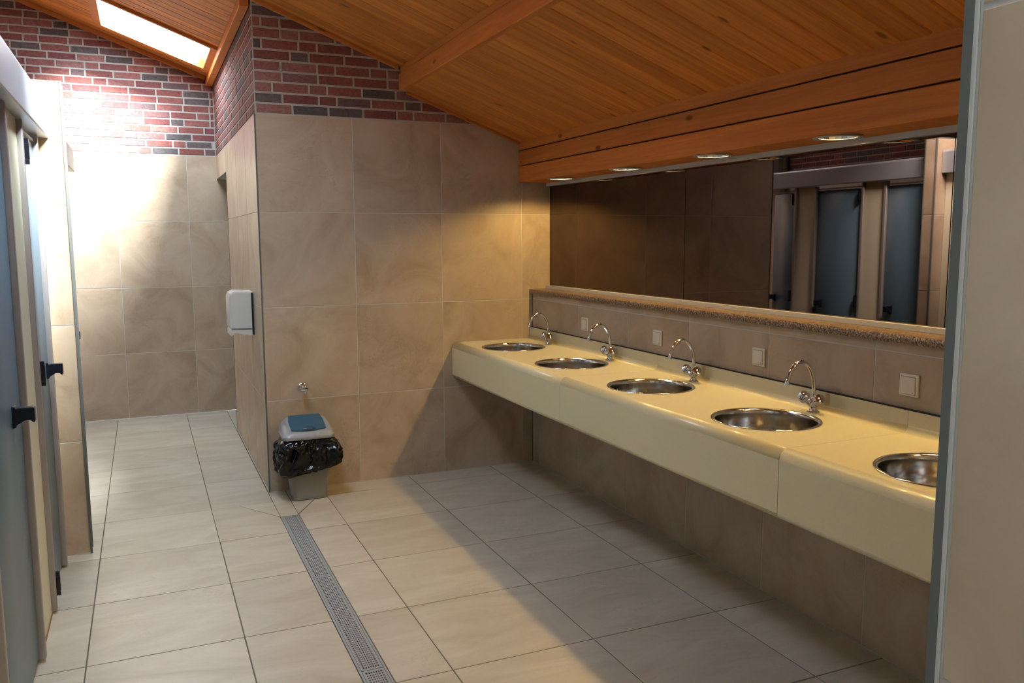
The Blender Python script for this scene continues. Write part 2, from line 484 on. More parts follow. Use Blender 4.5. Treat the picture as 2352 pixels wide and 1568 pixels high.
# floor drain
dr = empty('floor_drain', (.046, -2.48, 0), label='long stainless steel channel drain with perforated grates set in the floor tiles', cat='drain')
boxes('channel', [(-.006, .0025, YD1, YD0, -.055, 0), (.0895, .098, YD1, YD0, -.055, 0), 
                  (-.006, .098, YD0-.006, YD0-.002, -.055, 0), (-.006, .098, YD1+.002, YD1+.006, -.055, 0)], M['grate'], dr)
boxes('sump', [(-.006, .098, YD1, YD0, -.058, -.046)], M['dark'], dr)
gl = .972; NC, NR = 7, 56
def grate_vf():
    w = .0835; parts = []
    edge = .0095; pitch = (w-2*edge)/NC; bar = pitch*.46
    y0, y1 = -gl/2, gl/2
    parts.append(box_vf(0, edge, y0, y1, -.004, -.0002)); parts.append(box_vf(w-edge, w, y0, y1, -.004, -.0002))
    for i in range(1, NC): parts.append(box_vf(edge+i*pitch-bar/2, edge+i*pitch+bar/2, y0, y1, -.004, -.0002))
    ey = .014; py = (gl-2*ey)/NR; by = py*.50
    parts.append(box_vf(0, w, y0, y0+ey, -.004, -.0004)); parts.append(box_vf(0, w, y1-ey, y1, -.004, -.0004))
    for i in range(1, NR): parts.append(box_vf(0, w, y0+ey+i*py-by/2, y0+ey+i*py+by/2, -.004, -.0004))
    return merge(parts)
gv, gf = grate_vf(); gmesh = None
for k in range(4):
    yc = YD0-.010-gl/2-k*(gl+.004)
    if gmesh is None:
        g0 = mesh_obj('grate', gv, gf, M['grate'], dr); gmesh = g0.data
    else:
        g0 = link(bpy.data.objects.new('grate', gmesh), dr)
    g0.location = Vector((.0042, yc, 0))-dr.location

# ------------------------------------------------------------------ walls
ZJ = [0, .6, 1.2, 1.8, ZT]
def wall(name, lst, mat=None):
    o = boxes(name, lst, mat or M['grout']); return struct(o)
# rear wall
w = wall('wall_back', [(XL, 1.3, YB+GR, YB+.16, 0, ZT), ])
boxes('mortar', [(XL, 1.3, YB+.0035, YB+.16, ZT, 4.2)], M['mortar'], w)
tiles(w, '-y', YB, [XL, -2.06, -1.46, -.86, -.26, .34, 1.2], ZJ)
bricks(w, '-y', YB, -2.45, .0, ZT, lambda a: zl(a), 3, order=-1)
# wash bay end wall
w = wall('wall_end', [(.006, 2.2, GR, .12, 0, ZT)])
boxes('mortar', [(.006, 2.2, .004, .12, ZT, 3.35)], M['mortar'], w)
tiles(w, '-y', 0, [.004, .603, 1.203, 1.803, 2.03], ZJ)
bricks(w, '-y', 0.0, .004, 1.60, ZT, lambda a: zl(a) if a < XP else zr(a), 11)
# passage side of the same block, with the doorway near the rear wall
YJAMB = 1.985
w = wall('wall_passage', [(GR, .12, .006, YJAMB, 0, ZT), (GR, .12, YJAMB, YB, 2.19, ZT)])
boxes('mortar', [(.0035, .12, .006, YB, ZT, 3.35)], M['mortar'], w)
tiles(w, '-x', 0, [.004, .603, 1.203, 1.803, YJAMB], ZJ)
piece('tile', '-x', 0, YJAMB, 2.6, 2.19, ZT, w, M['wtile']); piece('tile', '-x', 0, 2.6, YB, 2.19, ZT, w, M['wtile'])
bricks(w, '-x', 0.0, .004, YB, ZT, lambda a: 3.06, 23)
piece('tile', '+y', YJAMB+.004, .003, .12, 0, .6, w, M['wtile'])
struct(boxes('wall_store', [(1.2, 1.3, .12, YB, 0, 2.7), (.12, 1.3, 1.2, 1.3, 0, 2.7), (.12, 1.3, 1.2, YB, 2.6, 2.7)], M['plaster']))
# lower wall with the basins, and the wall behind the mirror
w = wall('wall_right', [(XW+GR, 2.03, YN, 0, 0, 1.243)])
yj = [0, -.1]+[-.7-.6*k for k in range(7)]+[YN]
tiles(w, '-x', XW, yj, [0, .6, 1.2, 1.243])
struct(boxes('wall_mirror', [(2.032, 2.2, YN, 0, 0, 2.6)], M['plaster']))
struct(boxes('trim_1', [(XW-.004, XW+.001, -.006, .0, 0, 1.243)], M['edge']))
# near wall at the right edge of the view
w = wall('wall_near', [(-.01+GR, 2.2, YF, YN-.004, 0, 3.35)])
yn = [YN-.012, -5.41, -6.01, YF]
tiles(w, '-x', -.010, yn, [0, .612, 1.212, 1.818, 2.42, 3.0])
struct(prism('trim_2', [(-.0125, YN-.0085), (-.0125, YN+.001), (.004, YN+.001), (.004, YN-.003), (-.006, YN-.003), (-.006, YN-.0085)], 0, 3.2, 'z', M['edge']))
struct(boxes('trim_9', [(-.0118, -.0095, YN-.0118, YN-.0086, 0, 3.2)], M['grout']))
# outer walls
w = wall('wall_left', [(XL-.15, XL-GR, YF, YB, 0, ZT)])
boxes('mortar', [(XL-.15, XL-.008, YF, YB, ZT, 4.3)], M['mortar'], w)
bricks(w, '+x', XL, -1.6, YB, ZT, lambda a: 2.98, 31)
wall('wall_front', [(XL-.15, 2.2, YF-.15, YF, 0, 4.3)], M['wtile'])
# tiled pier between the two cubicle runs
w = wall('wall_pier', [(-2.0, -1.0-GR, -.70+GR, -.60, 0, ZT-.004)])
tiles(w, '-y', -.70, [-1.99, -1.60, -1.0], ZJ)
tiles(w, '+x', -1.0, [-.70, -.60], ZJ)
box('coping', -2.0, -.998, -.702, -.60, ZT-.004, ZT+.002, M['edge'], w)
# corner profiles
def corner(name, x, y, z1, s=.010):
    o = prism(name, [(x-s*.25, y-s), (x+s*.75, y-s*.25), (x+s*.75, y+s*.75), (x-s*.25, y+s*.75)], 0, z1, 'z', M['edge']); return struct(o)
struct(boxes('trim_3', [(-.003, .005, -.003, .005, 0, ZT)], M['edge']))
struct(boxes('trim_4', [(-1.004, -.994, -.706, -.696, 0, ZT+.002)], M['edge']))
struct(boxes('trim_5', [(-1.004, -.996, -.604, -.596, 0, ZT)], M['edge']))
struct(boxes('trim_6', [(-.002, .004, YJAMB, YB, 2.184, 2.192), (-.002, .004, YJAMB-.002, YJAMB+.004, 0, 2.19)], M['edge']))
# light sealant line along floor
for nm, b_ in (('baseboard_end', (.0, XW, -.0035, 0, 0, .0035)), ('baseboard_right', (XW-.0035, XW, YN, 0, 0, .0035)), ('baseboard_back', (-1.9, .0, YB-.003, YB, 0, .003)),
               ('baseboard_passage', (-.0035, 0, 0, YJAMB, 0, .0035)), ('baseboard_pier', (-1.07, -.99, -.7045, -.70, 0, .004))):
    struct(boxes(nm, [b_], M['trimw']))

# ------------------------------------------------------------------ ceiling
aL, aR = math.atan(.37), math.atan(.36)
SKY = [(-.90, -.095, 1.630, 2.484), (-.90, -.095, -2.030, -1.176), (-.90, -.095, -6.178, -5.568)]  # last opening is an unseen addition that brightens the near wall
def grid_slab(name, xs, ys, holes, zf, t, mat):
    vs, fs, idx = [], [], {}
    for i, x in enumerate(xs):
        for j, y in enumerate(ys):
            for k in (0, 1):
                idx[i, j, k] = len(vs); vs.append((x, y, zf(x)+k*t))
    def solid(i, j):
        if i < 0 or j < 0 or i >= len(xs)-1 or j >= len(ys)-1: return False
        cx, cy = (xs[i]+xs[i+1])/2, (ys[j]+ys[j+1])/2
        return not any(h[0] < cx < h[1] and h[2] < cy < h[3] for h in holes)
    for i in range(len(xs)-1):
        for j in range(len(ys)-1):
            if not solid(i, j): continue
            A, B, C_, D = (i, j), (i+1, j), (i+1, j+1), (i, j+1)
            fs.append(tuple(idx[p[0], p[1], 0] for p in (A, D, C_, B))); fs.append(tuple(idx[p[0], p[1], 1] for p in (A, B, C_, D)))
            for (p, q, ni, nj) in ((A, B, i, j-1), (B, C_, i+1, j), (C_, D, i, j+1), (D, A, i-1, j)):
                if not solid(ni, nj): fs.append((idx[p[0], p[1], 0], idx[q[0], q[1], 0], idx[q[0], q[1], 1], idx[p[0], p[1], 1]))
    return mesh_obj(name, vs, fs, mat)
XR = 1.80
ceil = grid_slab('ceiling', [XL-.15, -.90, -.095, 0.12, XP+.02], sorted({YF-.1, YB+.1} | {v for s in SKY for v in s[2:]}), SKY, lambda x: zl(x)+.017, .12, M['dark'])
struct(ceil)
ceil2 = struct(grid_slab('ceiling_right', [XP-.0, 2.2], [YN-.1, .1], [], lambda x: zr(x)+.017, .16, M['dark']))
ceil2.name = 'ceiling'
PIT = .122
def plank_mesh(L_):
    key = ('plank', round(L_, 3))
    if key in _cache: return _cache[key]
    a = PIT/2-.0013; c = .0060; h = .014
    sec = [(-a, 0.0), (-a, h-.004), (a, h-.004), (a, 0.0), (a-c, -.0055), (-a+c, -.0055)]
    n = len(sec); vs = [(-L_/2, y, z) for y, z in sec]+[(L_/2, y, z) for y, z in sec]
    fs = [tuple(range(n-1, -1, -1)), tuple(range(n, 2*n))]+[(i, (i+1) % n, n+(i+1) % n, n+i) for i in range(n)]
    me = bpy.data.meshes.new('board'); me.from_pydata(vs, [], fs); me.materials.append(M['wood']); me.update()
    _cache[key] = me
    return me
def plank(x0, x1, yc, zf, ang, parent):
    L_ = (x1-x0)/math.cos(ang)-.002
    o = bpy.data.objects.new('board', plank_mesh(L_))
    xc = (x0+x1)/2
    o.location = (xc, yc, zf(xc)+.0045); o.rotation_euler = (0, ang, 0)
    link(o, parent)
n0 = int((YF+.078)/PIT)-1
for n in range(n0, 25):
    y0, y1 = -.078+PIT*n, -.078+PIT*(n+1); yc = (y0+y1)/2
    if yc < YF or y0 > YB-.02: continue
    hole = [s for s in SKY if s[2]-.01 < yc < s[3]+.01]
    xe = XP-.004 if yc < 0 else -.004
    if yc < 0 < y1+.001 and y1 > .0: xe = XP-.004
    if hole:
        plank(XL, -.90, yc, zl, aL, ceil); plank(-.095, xe, yc, zl, aL, ceil)
    else:
        plank(XL, xe, yc, zl, aL, ceil)
for n in range(-41, 2):
    yc = -.078+PIT*(n-.5)
    if yc < YN-.05: continue
    plank(XP+.02, 1.782, yc, zr, aR, ceil2)
# skylights
for k, (x0, x1, y0, y1) in enumerate(SKY):
    lab = ['bright white skylight in the wooden ceiling by the rear brick wall', 'bright skylight over the passage before the tiled pier', 'added unseen skylight behind the viewpoint that brightens the near wall'][k]
    sk = empty('skylight', ((x0+x1)/2, (y0+y1)/2, zl((x0+x1)/2)), label=lab, cat='skylight')
    def slope_box(name, xa, xb, ya, yb, dz0, dz1, mat, par=sk):
        vs = []
        for dz in (dz0, dz1):
            for x, y in ((xa, ya), (xb, ya), (xb, yb), (xa, yb)): vs.append(tuple(Vector((x, y, zl(x)+dz))-sk.location))
        fs = [(0, 3, 2, 1), (4, 5, 6, 7), (0, 1, 5, 4), (1, 2, 6, 5), (2, 3, 7, 6), (3, 0, 4, 7)]
        return mesh_obj(name, vs, fs, mat, par)
    slope_box('pane', x0+.001, x1-.001, y0+.001, y1-.001, .060, .066, M['pane'])
    for nm, q in (('frame_board', (x0-.05, x0+.012, y0-.03, y1+.03)), ('frame_board', (x1-.012, x1+.062, y0-.03, y1+.03)),
                  ('frame_board', (x0+.012, x1-.012, y0-.03, y0+.010)), ('frame_board', (x0+.012, x1-.012, y1-.010, y1+.03))):
        slope_box(nm, *q, -.026, -.0005, M['beam'])
    for q in ((x0, x0+.012, y0, y1), (x1-.012, x1, y0, y1), (x0+.012, x1-.012, y0, y0+.01), (x0+.012, x1-.012, y1-.01, y1)):
        slope_box('reveal', *q, -.0003, .059, M['beam'])
# ceiling step (purlin), edge battens
def beam_y(name, x0, x1, z0, z1, y0, y1, lab, cat='beam', mat=None, bev=.003, parent=None):
    """a timber that lies along y, modelled along local x so that its grain follows it"""
    L_ = abs(y1-y0)
    bm = bmesh.new(); bmesh.ops.create_cube(bm, size=1)
    for v in bm.verts: v.co = Vector((v.co.x*L_, v.co.y*(x1-x0), v.co.z*(z1-z0)))
    if bev: bmesh.ops.bevel(bm, geom=list(bm.edges), offset=bev, segments=1, affect='EDGES')
    me = bpy.data.meshes.new(name); bm.to_mesh(me); bm.free(); me.materials.append(mat or M['beam'])
    o = bpy.data.objects.new(name, me); o.rotation_euler = (0, 0, PI/2)
    o.location = Vector(((x0+x1)/2, (y0+y1)/2, (z0+z1)/2)) - (world_loc(parent) if parent is not None else Vector((0, 0, 0)))
    link(o, parent)
    if lab: tag(o, label=lab, cat=cat)
    return o
st = empty('ceiling_beam', (XP, -2.4, 2.6), label='orange wooden beam at the step between the two sloping ceilings', cat='beam')
beam_y('upper_board', XP-.004, XP+.02, 2.707, 2.752, YN+.001, -.002, None, parent=st)
beam_y('lower_board', XP-.016, XP+.028, 2.594, 2.699, YN+.001, -.002, None, parent=st)
beam_y('ceiling_batten', -.062, -.006, 3.028, 3.088, .01, YB-.008, 'wooden edge batten under the ceiling along the passage brick wall', 'batten')
# battens that follow the slope (local x along slope)
def slope_bar(name, x0, x1, y0, y1, zf, ang, h, lab):
    L_ = (x1-x0)/math.cos(ang); bm = bmesh.new(); bmesh.ops.create_cube(bm, size=1)
    for v in bm.verts: v.co = Vector((v.co.x*L_, v.co.y*(y1-y0), v.co.z*h))
    bmesh.ops.bevel(bm, geom=list(bm.edges), offset=.002, segments=1, affect='EDGES')
    me = bpy.data.meshes.new(name); bm.to_mesh(me); bm.free(); me.materials.append(M['beam'])
    o = bpy.data.objects.new(name, me); xc = (x0+x1)/2
    o.location = (xc, (y0+y1)/2, zf(xc)-h/2-.002); o.rotation_euler = (0, ang, 0); link(o)
    tag(o, label=lab, cat='batten'); return o
slope_bar('ceiling_batten', XL+.02, -.065, YB-.045, YB-.006, zl, aL, .035, 'wooden edge batten along the rear brick wall below the skylight')
slope_bar('ceiling_batten', .01, XP-.02, -.032, -.004, zl, aL, .026, 'wooden edge batten along the upper brick of the wash bay')
slope_bar('ceiling_batten', XP+.03, 1.775, -.026, -.004, zr, aR, .018, 'wooden edge batten where the low ceiling meets the end wall')

# ------------------------------------------------------------------ fascia over the mirror
XB = 1.779
fa = empty('lighting_pelmet', (1.9, -2.46, 2.02), label='boxed wooden pelmet of horizontal boards above the long mirror', cat='pelmet')
beam_y('fascia_board', XB, XB+.02, 2.243, 2.306, YN+.001, -.002, None, parent=fa)
beam_y('fascia_board', XB, XB+.02, 2.137, 2.236, YN+.001, -.002, None, parent=fa)
beam_y('fascia_board', XB, XB+.02, 2.020, 2.130, YN+.001, -.002, None, parent=fa)
boxes('backing', [(XB+.021, XB+.035, YN+.002, -.002, 2.035, 2.30)], M['dark'], fa)
LY = [-.480, -1.285, -2.085, -2.88, -3.68, -4.48]
LX, LR = 1.868, .078
def holed_rect(x0, x1, y0, y1, cx, cy, rad, n=32):
    """verts and faces of a rectangle with a round hole, facing +z"""
    angs = sorted(set([2*PI*i/n for i in range(n)]+[math.atan2(y-cy, x-cx) % (2*PI) for x in (x0, x1) for y in (y0, y1)]))
    inn, out = [], []
    for a in angs:
        c, s = math.cos(a), math.sin(a); ts = []
        if c > 1e-9: ts.append((x1-cx)/c)
        if c < -1e-9: ts.append((x0-cx)/c)
        if s > 1e-9: ts.append((y1-cy)/s)
        if s < -1e-9: ts.append((y0-cy)/s)
        t_ = min(ts); inn.append((cx+rad*c, cy+rad*s)); out.append((cx+t_*c, cy+t_*s))
    n_ = len(angs); vs = inn+out
    fs = [(i, n_+i, n_+(i+1) % n_, (i+1) % n_) for i in range(n_)]
    return vs, fs
sof_edges = [0.0]
for i in range(25): sof_edges.append(-.079-.2*(i+1)+.0)
yy = -.002
bw = .2005
start = LY[0]+bw/2
edges = [-.002, start+bw, start]
while edges[-1] > YN+.2: edges.append(edges[-1]-bw)
edges.append(YN+.002)
for i in range(len(edges)-1):
    y1, y0 = edges[i], edges[i+1]
    if y1-y0 < .02: continue
    hit = [l for l in LY if y0+.0 < l < y1]
    xa, xb = XB+.0205, XM-.003
    if hit:
        cy = hit[0]
        vs2, fs2 = holed_rect(xa, xb, y0+.001, y1-.001, LX, cy, LR)
        n_ = len(vs2); off = world_loc(fa)
        vs = [tuple(Vector((x, y, 2.022))-off) for x, y in vs2]+[tuple(Vector((x, y, 2.036))-off) for x, y in vs2]
        h = n_//2
        fs = fs2+[tuple(i_+n_ for i_ in q) for q in fs2]+[(i_, (i_+1) % h, n_+(i_+1) % h, n_+i_) for i_ in range(h)]+[(h+i_, h+(i_+1) % h, n_+h+(i_+1) % h, n_+h+i_) for i_ in range(h)]
        mesh_obj('soffit_board', vs, fs, M['beam'], fa)
    else:
        boxes('soffit_board', [(xa, xb, y0+.001, y1-.001, 2.022, 2.036)], M['beam'], fa)
# downlights
ORD = ['nearest the tiled end wall', 'second from the tiled end wall', 'third from the tiled end wall', 'fourth from the tiled end wall', 'fifth from the tiled end wall', 'furthest from the tiled end wall']
def make_downlight(y, k):
    t = empty('downlight', (LX, y, 2.02), label='round recessed downlight in the wooden pelmet, '+ORD[k], cat='downlight', group='recessed downlights over the mirror')
    if k == 0:
        lathe('rim', [(.074, -.001), (.094, -.001), (.0955, -.003), (.094, -.0055), (.080, -.006), (.074, -.003), (.074, -.001)], M['alu'], t, n=40)
        lathe('reflector', [(.0765, .0), (.0735, .02), (.066, .045), (.052, .070), (.032, .086), (.012, .090)], M['refl'], t, n=20, cap1=True, sharp=10)
        lathe('bulb', [(.004, .024), (.014, .026), (.022, .034), (.025, .046), (.021, .060), (.014, .070), (.012, .088)], M['bulb'], t, n=16, cap0=True)
    else:
        for n_, me in DL: link(bpy.data.objects.new(n_, me), t)
    lt = bpy.data.lights.new('lamp_light', 'SPOT'); lt.energy = LAMP_W; lt.color = (1.0, .67, .22); lt.spot_size = math.radians(158); lt.spot_blend = .35; lt.shadow_soft_size = .035
    lo = bpy.data.objects.new('lamp_light', lt); lo.location = (0, 0, -.012); link(lo, t)
    return t
DL = []
for k, y in enumerate(LY):
    t = make_downlight(y, k)
    if k == 0: DL = [(o.name, o.data) for o in t.children if o.type == 'MESH']

# ------------------------------------------------------------------ mirrors and rails
MY = [-.003, -1.652, -3.287, YN+.002]
for k, lab in enumerate(('dark tinted mirror panel against the tiled end wall', 'dark tinted mirror panel reflecting the cubicle doors, middle of the row', 'dark tinted mirror panel partly hidden behind the near wall')):
    t = empty('mirror', (XM, MY[k], 1.29), label=lab, cat='mirror', group='long row of wall mirrors')
    box('glass', XM, XM+.005, MY[k+1]+.002, MY[k]-.002, 1.281, 2.008, M['mirror'], t)
    box('backing', XM+.0052, XM+.0095, MY[k+1]+.001, MY[k]-.001, 1.280, 2.010, M['alu'], t)
struct(boxes('trim_7', [(1.990, 2.020, YN+.001, -.001, 1.2715, 1.292)], M['trimw']))
struct(boxes('trim_8', [(1.994, 2.019, YN+.001, -.001, 1.998, 2.0215)], M['trimw']))
# speckled ledge
sec = [(2.030, 1.2705), (2.030, 1.2445), (1.884, 1.2445), (1.884, 1.236), (1.868, 1.236), (1.8615, 1.239), (1.859, 1.246), (1.859, 1.262), (1.862, 1.2685), (1.868, 1.2705)]
lg = prism('wall_ledge', sec, YN+.001, -.001, 'y', M['ledge'], smooth=True, sharp=40)
tag(lg, label='long speckled brown stone ledge running below the mirrors', cat='ledge')

# ------------------------------------------------------------------ counter
XF, ZC = 1.266, .915
SY = [-.43-.82*k for k in range(5)]
SX, SR = 1.545, .212
vc = empty('vanity_counter', (1.57, -2.46, .665), label='long cream washbasin counter with rounded front edge along the right wall', cat='counter')
def arc(cx, cz, rad, a0, a1, n=6): return [(cx+rad*math.cos(a0+(a1-a0)*i/n), cz+rad*math.sin(a0+(a1-a0)*i/n)) for i in range(n+1)]
front = [(XF+.05, .668)]+arc(XF+.022, .668+.022-.0, .022, -PI/2, -PI, 5)+arc(XF+.038, ZC-.038, .038, PI, PI/2, 14)
back = arc(1.862-.026, ZC+.026, .026, -PI/2, 0, 12)+[(1.862, .9935), (1.8635, .9955), (1.884, .9955)]
xa, xb = front[-1][0], back[0][0]
for (y1, y0) in ((-.002, -1.6495), (-1.6515, -3.2835), (-3.2855, YN+.002)):
    cuts = [s for s in SY if y0 < s < y1]
    if len(cuts) == 2: bounds = [y1, (cuts[0]+cuts[1])/2, y0]
    else: bounds = [y1, cuts[0]-.41, y0]
    bm = bmesh.new()
    def addquad(pts):
        bm.faces.new([bm.verts.new(p) for p in pts])
    for c, (yt, yb_) in zip(cuts, zip(bounds[:-1], bounds[1:])):
        vs2, fs2 = holed_rect(xa, xb, yb_, yt, SX, c, SR-.010, 48)
        bv = [bm.verts.new((x, y, ZC)) for x, y in vs2]
        for q in fs2: bm.faces.new([bv[i] for i in q])
    if len(cuts) == 1:
        addquad([(xa, y0, ZC), (xb, y0, ZC), (xb, bounds[1], ZC), (xa, bounds[1], ZC)])
    ys = sorted(bounds if len(cuts) == 2 else [y1, bounds[1], y0])
    for prof in (front, back):
        for i in range(len(prof)-1):
            for j in range(len(ys)-1):
                (x_, z_), (x2, z2) = prof[i], prof[i+1]
                addquad([(x_, ys[j], z_), (x2, ys[j], z2), (x2, ys[j+1], z2), (x_, ys[j+1], z_)])
    bmesh.ops.remove_doubles(bm, verts=bm.verts, dist=.0004)
    bmesh.ops.recalc_face_normals(bm, faces=bm.faces)
    # make the top face up
    tf = [q for q in bm.faces if abs(q.normal.z) > .99 and abs(q.calc_center_median().z-ZC) < 1e-4]
    if tf and tf[0].normal.z < 0: bmesh.ops.reverse_faces(bm, faces=bm.faces)
    off = world_loc(vc)
    for v in bm.verts: v.co -= off
    me = bpy.data.meshes.new('worktop_section'); bm.to_mesh(me); bm.free(); me.materials.append(M['cream'])
    for q in me.polygons: q.use_smooth = not (max(abs(q.normal.x), abs(q.normal.z)) > .9999)
    o = bpy.data.objects.new('worktop_section', me); link(o, vc)
    sm = o.modifiers.new('thick', 'SOLIDIFY'); sm.thickness = .018; sm.offset = -1
boxes('sealant', [(1.8665, 1.884, YN+.01, -.01, .9958, .9985)], M['dark'], vc)  # not real sealant: dark strip painting the shaded gap above the upstand
for ys_ in (-1.6505, -3.2845):
    vs, fs = [], []
    for prof in (front+back,):
        for (px_, pz_) in prof:
            for y_ in (ys_-.0012, ys_+.0012): vs.append(tuple(Vector((px_+.001, y_, pz_-.001))-world_loc(vc)))
        for i in range(len(prof)-1): fs.append((2*i, 2*i+1, 2*i+3, 2*i+2))
    mesh_obj('joint', vs, fs, M['post'], vc)
boxes('support_rail', [(1.845, 1.883, YN+.01, -.01, .80, .89)], M['cream'], vc)

# basins
BORD = ['nearest the tiled end wall', 'second from the tiled end wall', 'third from the tiled end wall', 'fourth from the tiled end wall', 'partly hidden behind the near wall']
bas = []
for k, y in enumerate(SY):
    t = empty('washbasin', (SX, y, ZC), label='round stainless steel basin set in the cream counter, '+BORD[k], cat='basin', group='round steel basins in the counter')
    if k == 0:
        prof = [(SR, .0004), (SR, .002), (SR-.002, .0038), (SR-.005, .0040), (SR-.012, .0022), (SR-.0165, -.0015), (SR-.0180, -.006), (SR-.0185, -.022), (SR-.0200, -.060), (SR-.0225, -.112), (SR-.038, -.130), (SR-.075, -.142), (.05, -.147), (.024, -.150), (.0235, -.156)]
        lathe('bowl', prof, M['steel'], t, n=72, sharp=50)
        lathe('drain_ring', [(.031, -.1455), (.030, -.1435), (.022, -.1445), (.018, -.150), (.002, -.150)], M['chrome'], t, n=24)
        a = math.radians(-28); rad = SR-.0195
        q = Matrix.Rotation(a, 4, 'Z')
        vs, fs = box_vf(rad-.002, rad+.001, -.022, .022, -.066, -.036); v2, f2 = box_vf(rad-.0035, rad-.001, -.003, .003, -.056, -.046)
        vs, fs = merge([(vs, fs)])
        mesh_obj('overflow_plate', [tuple(q @ Vector(v)) for v in vs], fs, M['chrome'], t)
        vs, fs = merge([box_vf(rad-.0035, rad-.0021, -.024, -.018, -.064, -.038), (v2, f2)])
        mesh_obj('overflow_slot', [tuple(q @ Vector(v)) for v in vs], fs, M['dark'], t)
        bas = [(o.name, o.data) for o in t.children]
    else:
        for n_, me in bas: link(bpy.data.objects.new(n_, me), t)

# mixer taps
TO = ['nearest the tiled end wall', 'second from the tiled end wall', 'third from the tiled end wall', 'fourth from the tiled end wall', 'behind the near wall']
tapm = []
for k in range(5):
    y = -.408-.819*k
    t = empty('mixer_tap', (1.812, y, ZC), label='chrome swan-neck mixer tap with two knobs, '+TO[k], cat='tap', group='chrome mixer taps on the counter')
    t.rotation_euler = (0, 0, 0)
    if k == 0:
        lathe('base', [(.026, .0003), (.026, .003), (.022, .006), (.017, .010), (.014, .020), (.016, .030), (.019, .040), (.018, .050), (.012, .056), (.009, .062)], M['chrome'], t, n=28, cap0=True)
        # two valve arms in a V
        for s in (-1, 1):
            d = Vector((-.30, s*.88, .62)).normalized(); p0 = Vector((0, 0, .028))
            vs, fs = tube_vf([p0, p0+d*.026, p0+d*.034], [.0145, .0145, .0120], 16)
            mesh_obj('valve_body', vs, fs, M['chrome'], t, smooth=True, sharp=40)
            # fluted knob
            n = 36; rings = []
            for (rad, h) in ((.012, .031), (.0205, .035), (.0240, .042), (.0235, .060), (.020, .070), (.011, .073)):
                rg = []
                for i in range(n):
                    a = 2*PI*i/n; rq = rad*(1+(.045*math.cos(6*a) if .034 < h < .062 else 0)); rg.append((rq*math.cos(a), rq*math.sin(a), h))
                rings.append(rg)
            vs, fs = loft(rings); q = Vector((0, 0, 1)).rotation_difference(d)
            vs = [tuple(q @ Vector(v)+p0) for v in vs]
            mesh_obj('knob', vs, fs, M['chrome'], t, smooth=True, sharp=45)
        pts = [Vector((0, 0, .052)), Vector((0, 0, .075))]; rd = [.0088]*2
        for i in range(0, 23):
            a = (PI-.46)*i/22; pts.append(Vector((-.0725+.0725*math.cos(a), 0, .095+.118*math.sin(a)))); rd.append(.0086)
        last = pts[-1]
        vs, fs = tube_vf(pts, rd, 16); mesh_obj('spout', vs, fs, M['chrome'], t, smooth=True, sharp=50)
        e1 = last
        vs, fs = tube_vf([e1+Vector((.002, 0, .006)), e1+Vector((-.003, 0, -.010)), e1+Vector((-.0032, 0, -.0105)), e1+Vector((-.006, 0, -.024))], [.0092, .0098, .0110, .0110], 16)
        mesh_obj('aerator', vs, fs, M['chrome'], t, smooth=True, sharp=40)
        lathe('collar', [(.0115, .050), (.012, .056), (.010, .062), (.0085, .066)], M['chrome'], t, n=20)
        tapm = [(o.name.split('.')[0], o.data) for o in t.children]
    else:
        for n_, me in tapm: link(bpy.data.objects.new(n_, me), t)

# push plates / switches on the wall
swm = []
SWO = ['left-most, nearest the tiled end wall', 'second from the tiled end wall', 'third from the tiled end wall', 'nearest the viewer', 'hidden behind the near wall']
for k in range(4):
    y = -.797-.8235*k
    t = empty('wall_switch', (XW, y, 1.086), label='square ivory rocker switch on the tiles above the counter, '+SWO[k], cat='switch', group='ivory switches above the counter')
    if k == 0:
        box('frame', XW-.010, XW, y-.042, y+.042, 1.044, 1.128, M['ivory'], t, bevel=.004, seg=3)
        box('rocker', XW-.0135, XW-.0075, y-.0305, y+.0305, 1.0535, 1.1165, M['ivory'], t, bevel=.002, seg=2)
        boxes('rocker_gap', [(XW-.0112, XW-.0095, y-.0325, y+.0325, 1.0515, 1.1185)], M['post'], t)
        boxes('mark', [(XW-.0138, XW-.0134, y-.024, y-.020, 1.058, 1.063)], M['post'], t)
        swm = [(o.name, o.data, o.location.copy()) for o in t.children]
    else:
        for n_, me, lc in swm:
            o = link(bpy.data.objects.new(n_, me), t); o.location = lc

